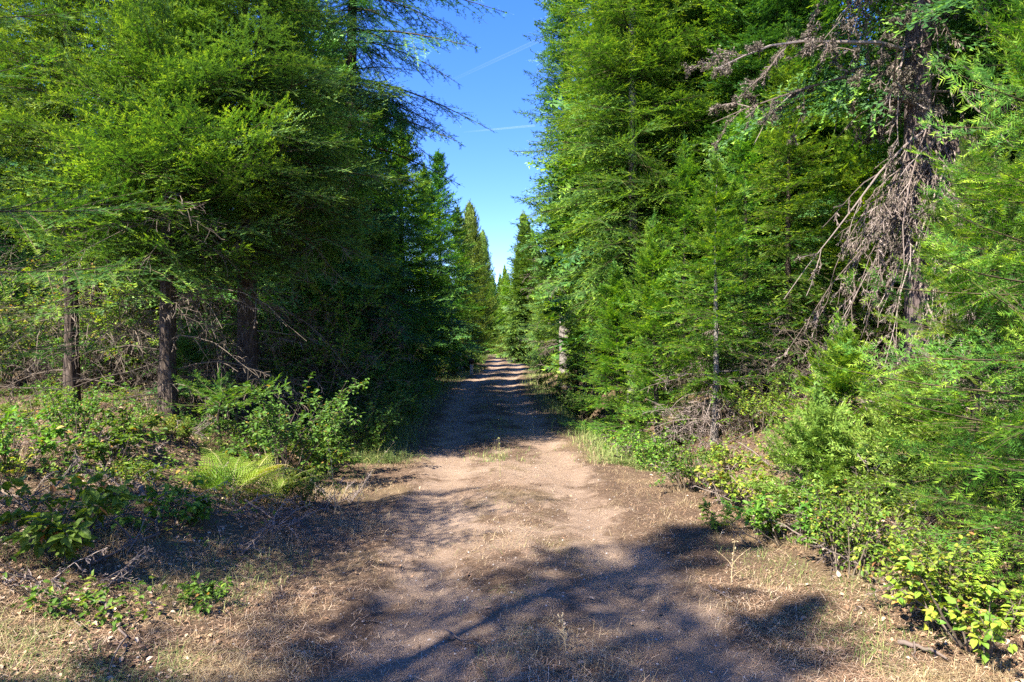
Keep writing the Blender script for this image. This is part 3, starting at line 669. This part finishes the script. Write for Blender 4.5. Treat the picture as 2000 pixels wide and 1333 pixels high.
SH('tall yellow shrub in the clearing between the left trunks', 245, 12.5, big, .95, 1.2)
SH('yellow shrub deep in the clearing at the far left', 60, 13.5, big, 1.0, 2.2)
SH('sunlit yellow bush at the far bend of the track', 985, 62, big, .8, 3)
rng = R_(55)
def scatter_shrubs(group, label, spots, kinds, s0, s1, by='left'):
    rk = ranks(spots, by)
    for i, (x, y) in enumerate(spots):
        k = kinds[int(rng.integers(len(kinds)))]; s = rng.uniform(s0, s1)
        thing('shrub', label.replace('#', rk[i]), 'shrub', x, y, sh[k] if isinstance(k, int) else k, rng.random()*6.28, (s, s, s*rng.uniform(.85, 1.15)), group, sink=.02)
def edge_spots(side, y0, y1, gap, off0, off1):
    o = []; y = y0
    while y < y1:
        o.append((float(road_c(y))+side*rng.uniform(off0, off1), y)); y += gap*rng.uniform(.7, 1.3)*(1+.02*y)
    return o
scatter_shrubs('green shrubs along the left edge of the track', '# nearest green shrub in the hedge on the left edge of the track', edge_spots(-1, 7.5, 24, .40, 1.95, 2.6)+edge_spots(-1, 9.5, 24, .5, 2.7, 3.6), [0, 2, 2, 0], .7, 1.0, 'near')
scatter_shrubs('tall shrubs under the left trees', '# nearest tall shrub growing under the trees of the left row', edge_spots(-1, 11, 34, .8, 3.2, 4.6), [3, 3, 2], .8, 1.1, 'near')
scatter_shrubs('roadside bushes on the far left', '# nearest small bush by the far left edge of the track', edge_spots(-1, 24, 60, 1.3, 1.8, 2.6), [1, 2], .6, .95, 'near')
scatter_shrubs('roadside bushes on the far right', '# nearest yellow-green bush along the right edge of the far track', edge_spots(1, 15.5, 60, .85, 1.9, 2.9)+edge_spots(1, 17, 40, 1.2, 2.8, 4), [1, 2, 0, 1], .65, 1.0, 'near')
scatter_shrubs('low shrubs on the right bank', '# from the left of the low yellow-leafed shrubs on the right bank', [(X(px, d)+rng.normal(0, .1), d) for px, d in ((1600, 4.9), (1660, 4.5), (1500, 5.6), (1480, 6.2), (1530, 7.2), (1600, 7.6), (1700, 6.1), (1430, 7.9), (1380, 8.6), (1310, 8.6), (1500, 8.6), (1720, 7.0), (1780, 6.4), (1590, 5.9), (1450, 5.8), (1560, 9.2), (1640, 8.8), (1740, 8.4), (1830, 5.9))], [0, 1, 4, 4], .45, .8)
scatter_shrubs('shaded shrubs on the left bank', '# from the left of the shaded shrubs on the left bank', [(X(px, d)+rng.normal(0, .15), d) for px, d in ((560, 6.4), (200, 5.5), (80, 5.2), (300, 5.9), (600, 7.6), (250, 6.7), (30, 5.9), (60, 6.6), (0, 7.4), (120, 7.6), (240, 7.6), (300, 8.1), (180, 8.6), (520, 8.3), (560, 9.0), (620, 8.6), (640, 9.6), (560, 7.6), (480, 8.4), (380, 9.6), (30, 9.2), (260, 9.9), (440, 10.6), (90, 10.5), (-60, 8), (700, 9.4), (340, 7.0), (-40, 6.2))], [1, 4, 0, 4], .38, .62)
scatter_shrubs('brush beneath the left trunks', 'leafy brush filling the gloom beneath the left trunks', [(-4.2-rng.random()*9, 11+rng.random()*7) for _ in range(13)], [3, 3, 2], .7, 1.1)
scatter_shrubs('brush beneath the right firs', 'leafy brush in the gloom beneath the right firs', [(3.2+rng.random()*7, 9.5+rng.random()*6) for _ in range(16)], [3, 2], .6, .9)

fe = [fern(301, 10, .80, tone=(.0, .4)), fern(302, 10, .75, tone=(.3, .95))]
def FE(label, px, d, k, sc, rot=0.): thing('fern', label, 'fern', X(px, d), d, fe[k], rot, sc, sink=.02)
FE('large yellow-green fern in the sun on the left bank', 452, 6.2, 0, 1.05)
FE('pale fern fronds left of and below the large fern', 415, 6.0, 0, .72, 2)
FE('fern with frond reaching right toward the track', 540, 6.5, 0, .8, 4)
FE('browning fern behind the large yellow-green fern', 490, 6.8, 1, .9, 1)
# bare brush
def brush(seed, n, H, R, mat='dead', lv=2, kids=5):
    r = R_(seed); az = r.random(n)*6.28; q = r.random(n)*.4*R
    p = np.stack([np.cos(az)*q, np.sin(az)*q, 0*az], 1); d = np.stack([np.cos(az)*R/H, np.sin(az)*R/H, np.ones(n)], 1)+r.normal(0, .2, (n, 3))
    me, _ = dead_mesh('twigs', r, p, d, H*r.uniform(.5, 1.2, n), r.uniform(.003, .008, n), lv, mat, kids=kids, droop=.6, wig=.14, rmin=.0022); return [('twigs', me)]
br = [brush(401, 12, .6, .5), brush(402, 16, 1.6, .8, 'deaddark'), brush(403, 9, .4, .45), brush(404, 26, 1.1, 1.1, 'dead', 2, 6)]
def BR(label, spots, k, s0=.8, s1=1.2, group=None):
    rk = ranks(spots)
    for i, (x, y) in enumerate(spots): thing('dead_brush', label.replace('#', rk[i]), 'dead brush', x, y, br[k], rng.random()*6.28, rng.uniform(s0, s1), group, sink=.02)
BR('fan of arching dead grey twigs at the foot of the slender young fir', [(X(1400, 9.0), 9.0)], 3, .9, .9)
BR('grey dead twigs under the old fir', [(X(1790, 7.2), 7.2)], 3, .9, .9)
BR('bare brown brush in the gloom between the left trunks', [(-2.9-rng.random()*7, 9.3+rng.random()*7) for _ in range(46)], 1, .8, 1.5, 'bare brush between the left trunks')
BR('# from the left of the bare twig tangles on the right bank', [(X(px, d)+rng.normal(0, .1), d) for px, d in ((1480, 5.9), (1540, 5.5), (1600, 5.4), (1640, 4.6), (1690, 4.9), (1430, 6.6), (1720, 4.2), (1560, 6.1), (1620, 6.0), (1500, 7.5), (1440, 7.2), (1640, 6.4), (1700, 5.6), (1580, 6.6), (1380, 8.0), (1640, 5.0), (1750, 4.6), (1700, 7.5), (1820, 6.5), (1530, 8.5), (1270, 9.8))], 2, .8, 1.3, 'low bare twigs on the right bank')
BR('# from the left of the bare twig tangles low on the left bank', [(X(px, d)+rng.normal(0, .1), d) for px, d in ((300, 4.4), (200, 4.0), (440, 4.9), (90, 3.9), (350, 5.4), (420, 5.6), (120, 4.5), (540, 6.6), (220, 6.2), (500, 5.6), (60, 5.6), (600, 6.4), (560, 6.0), (480, 6.0), (250, 5.6), (180, 5.2), (60, 4.9), (300, 6.4), (640, 6.8), (120, 6.9), (400, 7.2), (20, 5.9))], 2, .7, 1.1, 'low bare twigs on the left bank')
BR('# from the left of the bare brush clumps behind the right young firs', [(3+rng.random()*5, 9+rng.random()*5) for _ in range(14)], 1, .7, 1.2, 'bare brush behind the right young firs')

# sticks lying about
def stick(label, px0, d0, px1, d1, r=.014, bend=.1, kids=2, lift=.02):
    a = np.array([X(px0, d0), d0]); b = np.array([X(px1, d1), d1]); k = 9; t = np.linspace(0, 1, k)
    rg = R_(int(px0*7+px1)); q = a+(b-a)*t[:, None]; nrm = np.array([-(b-a)[1], (b-a)[0]])
    q = q+nrm*(bend*np.sin(t*pi)+rg.normal(0, .012, k))[:, None]
    z = height(q[:, 0], q[:, 1])+lift+rg.random(k)*.015
    P = np.column_stack([q, z])[None]; o = P[0, 0].copy(); mb = MB()
    tubes(mb, P-o, (r*(1-.7*t)*rg.uniform(.85, 1.15, k))[None], 7, .6)
    for i in range(kids):
        s = int(rg.integers(2, 7)); m = P[0, s]-o; dr = unit(rg.normal(0, 1, 3)*[1, 1, .25]+[0, 0, .15]); l = rg.uniform(.12, .35)
        Q = m+dr*np.linspace(0, l, 5)[:, None]+rg.normal(0, .008, (5, 3)); Q[:, 2] = np.maximum(Q[:, 2], m[2]-.01)
        tubes(mb, Q[None], (r*.4*np.linspace(1, .2, 5))[None], 4, .6)
    ob = link('stick', mb.mesh('stick', 'dead', True), loc=tuple(o)); tag(ob, label, 'stick')
stick('crooked grey stick running down the left bank from the mound', 255, 5.6, 180, 4.15, .022, .18, 3)
stick('short upright-looking grey stick at the bottom left', 175, 3.8, 205, 3.1, .010, .14, 1)
stick('thin pale stick bent down the bank under the fern', 480, 5.9, 525, 5.0, .009, .12, 2, .08)
stick('pale twig lying below the sunny patch at right', 1385, 4.35, 1440, 4.1, .006, .02, 0)
stick('long thin stick on the litter at the left edge', 0, 4.9, 60, 4.85, .012, .05, 1)
stick('stick crossing the lower left litter', 90, 3.75, 160, 3.45, .011, .04, 1)
stick('dark dead branch across the track verge at the left of the mound', 230, 4.9, 160, 4.5, .013, .08, 2)
stick('grey stick on the right bank in the bottom right corner', 1755, 3.6, 1850, 3.35, .016, .06, 1)
stick('dead stick leaning on the ditch edge', 1200, 9.0, 1240, 9.3, .012, .1, 2, .1)
stick('slender twig flat on the middle of the foreground', 870, 3.75, 940, 3.5, .005, .03, 0)

# tall thin weeds
def weed(label, px, d, h, lean=.08, fork=2, green=False):
    rg = R_(int(px)); k = 8; t = np.linspace(0, 1, k); mb = MB(); az = rg.random()*6.28
    def st(o, H, ln, a, r): return (o+np.stack([np.cos(a)*ln*t**1.6, np.sin(a)*ln*t**1.6, H*t], 1))[None], (r*(1-.75*t))[None]
    P, Rr = st(np.zeros(3), h, lean*h*4, az, .0032); tubes(mb, P, Rr, 4, .85)
    for i in range(fork): 
        P2, R2 = st(P[0, int(rg.integers(0, 4))], h*rg.uniform(.3, .5), .12, rg.random()*6.28, .002); tubes(mb, P2, R2, 3, .8)
    c = P[0, -4:].repeat(6, 0)+rg.normal(0, .006, (24, 3)); leaves(mb, rg, c, unit(rg.normal(0, 1, (24, 3))+[0, 0, .8]), .018, np.full(24, .9), aspect=.4)
    x = X(px, d); ob = link('weed_stalk', mb.mesh('weed_stalk', 'grassgreen' if green else 'grassdry'), loc=(x, d, H0(x, d)-.01)); tag(ob, label, 'weed')
weed('single tall thin weed standing in the middle of the track', 977, 8.0, .46, .01, 2, True)
weed('tall dry stalk at the left verge next to the hedge', 655, 6.4, .68, .03)
weed('leaning dry stalk at the left verge', 697, 6.6, .62, .15)
weed('dry forked stalk at the foot of the left hedge', 672, 6.2, .40, .2, 4)
weed('thin dry stalk on the right of the track', 1428, 4.5, .30, .02, 3)
weed('dry stalk near the bottom middle of the track', 1105, 3.5, .20, .05, 3)
weed('pale stalk at the right verge of the far track', 1042, 12.2, .55, .02)
weed('dry stalk leaning beside the ditch', 1180, 8.9, .42, .2, 3)
weed('short dry stalk left of the ditch', 1162, 8.7, .32, .05, 2)
weed('dry stalk on the left bank above the mound', 290, 7.6, .5, .05, 3)

# marker post at the far left verge
e = bpy.data.objects.new('marker_post', None); COL.objects.link(e); x = X(921, 33); e.location = (x, 33, H0(x, 33)-.05)
tag(e, 'small pale post with a dark top in the shade at the far left verge', 'post')
mb = MB(); tubes(mb, np.array([[[0, 0, 0], [0, 0, .02], [0, 0, .55], [0, 0, .60]]]), np.array([[.075, .085, .085, .07]]), 14, .95); link('post', mb.mesh('post', 'stone', True), e)
mb = MB(); tubes(mb, np.array([[[0, 0, .6], [0, 0, .62], [0, 0, .78], [0, 0, .84], [0, 0, .85]]]), np.array([[.05, .13, .14, .09, .01]]), 14, .1); link('cap', mb.mesh('cap', 'deaddark', True), e)

# ------------------------------------------------------------------ ground stuff
rng = R_(77)
def gscatter(n, fn, y0=2.6, y1=14, xw=7.5):
    """rejection scatter, denser near the viewpoint; fn(x,y,u)->probability"""
    m = n*6; y = y0+(y1-y0)*rng.random(m)**1.7; x = (rng.random(m)*2-1)*np.minimum(y*.80+.6, xw); u = x-road_c(y)
    k = rng.random(m) < fn(x, y, u); x = x[k][:n]; y = y[k][:n]; return np.column_stack([x, y, height(x, y)])
verge = lambda x, y, u: np.clip(.10+.9*sstep(.9, 1.7, np.abs(u))*(1-.6*sstep(3, 5, np.abs(u)))+.25*np.exp(-(u/.3)**2), 0, 1)
clump = lambda x, y, s, sd, lo=.45, hi=.62: sstep(lo, hi, vnoise(x/s, y/s, sd)*.6+vnoise(x/s*3, y/s*3, sd+1)*.4)
# needle and twig litter
c = gscatter(170000, lambda x, y, u: np.clip(.18+.8*sstep(.9, 1.6, np.abs(u))+.3*np.exp(-(u/.3)**2), 0, 1)*(.25+.75*clump(x, y, .5, 3)))
n = len(c); az = rng.random(n)*2*pi; ln = rng.uniform(.008, .03, n)*np.where(rng.random(n) < .05, 3, 1); d = np.stack([np.cos(az), np.sin(az), rng.normal(.12, .22, n)], 1)
s_ = np.stack([-np.sin(az), np.cos(az), 0*az], 1)*rng.uniform(.0008, .002, n)[:, None]; c[:, 2] += .004
mb = MB(); Vq = np.stack([c-s_, c+s_, c+d*ln[:, None]+s_*.6, c+d*ln[:, None]-s_*.6], 1); mb.add(Vq.reshape(-1, 3), np.arange(n*4).reshape(-1, 4), np.repeat(rng.random(n), 4))
c = gscatter(60000, lambda x, y, u: np.clip(.12+.9*sstep(.8, 1.5, np.abs(u))+.35*np.exp(-(u/.3)**2), 0, 1)*(.15+.85*clump(x, y, .7, 53, .42, .58)), 2.6, 11); n = len(c)
az = rng.random(n)*2*pi; ln = rng.uniform(.03, .13, n)[:, None]; d = np.stack([np.cos(az), np.sin(az), 0*az], 1); s_ = np.stack([-np.sin(az), np.cos(az), 0*az], 1); wv = rng.uniform(.0006, .0013, n)[:, None]
k0 = c+[0, 0, .004]; k1 = c+d*ln*.5+s_*ln*rng.normal(0, .15, (n, 1))+np.array([0, 0, 1.])*(.006+ln*np.abs(rng.normal(0, .12, (n, 1)))); k2 = c+d*ln+[0, 0, .005]
Vq = np.stack([k0-s_*wv, k0+s_*wv, k1+s_*wv, k1-s_*wv, k2+s_*wv*.5, k2-s_*wv*.5], 1); fq = np.array([[0, 1, 2, 3], [3, 2, 4, 5]])
mb.add(Vq.reshape(-1, 3), (fq[None]+6*np.arange(n)[:, None, None]).reshape(-1, 4), np.repeat(rng.uniform(.35, 1, n), 6))
tag(link('needle_litter', mb.mesh('needle_litter', 'litter')), 'brown fallen needles and twig bits strewn over the dirt', 'litter', kind='stuff')
# dead leaves
c = gscatter(15000, lambda x, y, u: sstep(1.5, 2.4, np.abs(u))+.02); c[:, 2] += .012; n = len(c)
mb = MB(); leaves(mb, rng, c, unit(rng.normal(0, 1, (n, 3))*[1, 1, .3]), rng.uniform(.015, .045, n), rng.uniform(.25, 1, n), .3)
tag(link('fallen_leaves', mb.mesh('fallen_leaves', 'litter')), 'brown dead leaves lying on both banks', 'leaves', kind='stuff')
# grasses
c = gscatter(75000, lambda x, y, u: verge(x, y, u)*clump(x, y, .35, 9)); n = len(c)
mb = MB(); blades(mb, rng, c, rng.uniform(.02, .13, n)*(.4+clump(c[:, 0], c[:, 1], .5, 15)), rng.uniform(.0005, .0012, n), rng.random(n), 1.0)
tag(link('dry_grass', mb.mesh('dry_grass', 'grassdry')), 'short dry straw-coloured grass on the verges', 'grass', kind='stuff')
c = gscatter(16000, lambda x, y, u: sstep(1.3, 1.8, np.abs(u))*clump(x, y, .6, 19, .55, .66)*.8+np.exp(-(u/.3)**2)*.25*clump(x, y, .3, 23, .6, .7)); n = len(c)
mb = MB(); blades(mb, rng, c, rng.uniform(.03, .13, n), rng.uniform(.0006, .0014, n), rng.random(n), .8)
tag(link('green_grass', mb.mesh('green_grass', 'grassgreen')), 'thin tufts of green grass among the litter', 'grass', kind='stuff')
c = gscatter(26000, lambda x, y, u: (np.exp(-((np.abs(u)-1.75)/.35)**2)+.25*np.exp(-(u/.3)**2)*clump(x, y, .8, 29)), 9, 42, 4.5); n = len(c)
mb = MB(); blades(mb, rng, c, rng.uniform(.05, .28, n)*np.where(np.abs(c[:, 0]-road_c(c[:, 1])) < 1, .4, 1), rng.uniform(.002, .004, n), rng.random(n), .5)
tag(link('verge_grass', mb.mesh('verge_grass', 'grassgreen')), 'yellow-green grass lining the far track', 'grass', kind='stuff')
# low broadleaf cover on banks
c = gscatter(26000, lambda x, y, u: sstep(1.9, 2.9, np.abs(u))*clump(x, y, .7, 39, .40, .6), 3.5, 20, 10); c[:, 2] += rng.uniform(.02, .16, len(c)); n = len(c)
mb = MB(); leaves(mb, rng, c, unit(rng.normal(0, 1, (n, 3))*[1, 1, .35]), rng.uniform(.02, .05, n), np.clip(.4+.5*fbm(c[:, 0], c[:, 1], .4, 2, 3)+rng.normal(0, .18, n), 0, 1))
tag(link('ground_cover', mb.mesh('ground_cover', 'leaf')), 'low leafy cover spread over both banks', 'ground cover', kind='stuff')
# pebbles
ico = np.array([[0, 0, 1], [.9, 0, .4], [.28, .85, .45], [-.72, .5, .4], [-.7, -.5, .45], [.3, -.85, .4], [.7, .5, -.5], [-.3, .85, -.5], [-.9, 0, -.5], [-.3, -.85, -.5], [.7, -.5, -.5], [0, 0, -1]])
icf = np.array([[0, 1, 2], [0, 2, 3], [0, 3, 4], [0, 4, 5], [0, 5, 1], [1, 6, 2], [2, 7, 3], [3, 8, 4], [4, 9, 5], [5, 10, 1], [2, 6, 7], [3, 7, 8], [4, 8, 9], [5, 9, 10], [1, 10, 6], [11, 7, 6], [11, 8, 7], [11, 9, 8], [11, 10, 9], [11, 6, 10]])
c = gscatter(5000, lambda x, y, u: np.clip(1.2-.5*np.abs(u), .1, 1), 2.6, 12); n = len(c)
sz = .0025+.009*rng.random(n)**5; V3 = c[:, None]+(ico[None]*rng.uniform(.6, 1.3, (n, 12, 3)))*sz[:, None, None]*[1, 1, .6]
mb = MB(); mb.add(V3.reshape(-1, 3), (icf[None]+12*np.arange(n)[:, None, None]).reshape(-1, 3), np.repeat(rng.random(n)**2*.8, 12))
tag(link('gravel', mb.mesh('gravel', 'stone')), 'tiny pale stones and clods in the dirt of the track', 'gravel', kind='stuff')

# ------------------------------------------------------------------ vapour trails far above
cm, t = newmat('vapour'); L = t.links.new
df = N(t, 'ShaderNodeBsdfDiffuse'); df.inputs[0].default_value = (.9, .92, .95, 1); tp = N(t, 'ShaderNodeBsdfTransparent'); ms = N(t, 'ShaderNodeMixShader')
at = N(t, 'ShaderNodeAttribute', attribute_name='tone'); L(at.outputs['Fac'], ms.inputs[0]); L(tp.outputs[0], ms.inputs[1]); L(df.outputs[0], ms.inputs[2])
o = N(t, 'ShaderNodeOutputMaterial'); L(ms.outputs[0], o.inputs[0])
for lab, a, b, r, al in (('short bright vapour trail low in the sky gap', (905, 257), (1045, 244), 5.0, .032), ('faint long vapour trail slanting across the upper sky gap', (860, 166), (1100, 55), 11, .012)):
    D = 4000.; P = [np.array([(q[0]-1000)/1333.3*D, D, (668-q[1])/1333.3*D]) for q in (a, b)]
    k = 12; s = np.linspace(0, 1, k)[:, None]; Q = P[0]+(P[1]-P[0])*s; mb = MB()
    tubes(mb, (Q-Q[0])[None], (r*np.linspace(.7, 1.2, k))[None], 10, 0); mb.t[-1][:] = np.repeat(al*np.minimum(1, np.linspace(.1, 2, k)), 10)
    tag(link('vapour_trail', mb.mesh('vapour_trail', cm, True), loc=tuple(Q[0])), lab, 'vapour trail')
print('objects', len(bpy.data.objects), 'verts', sum(len(m.vertices) for m in bpy.data.meshes), 'tris', sum(len(m.loops)-2*len(m.polygons) for m in bpy.data.meshes))
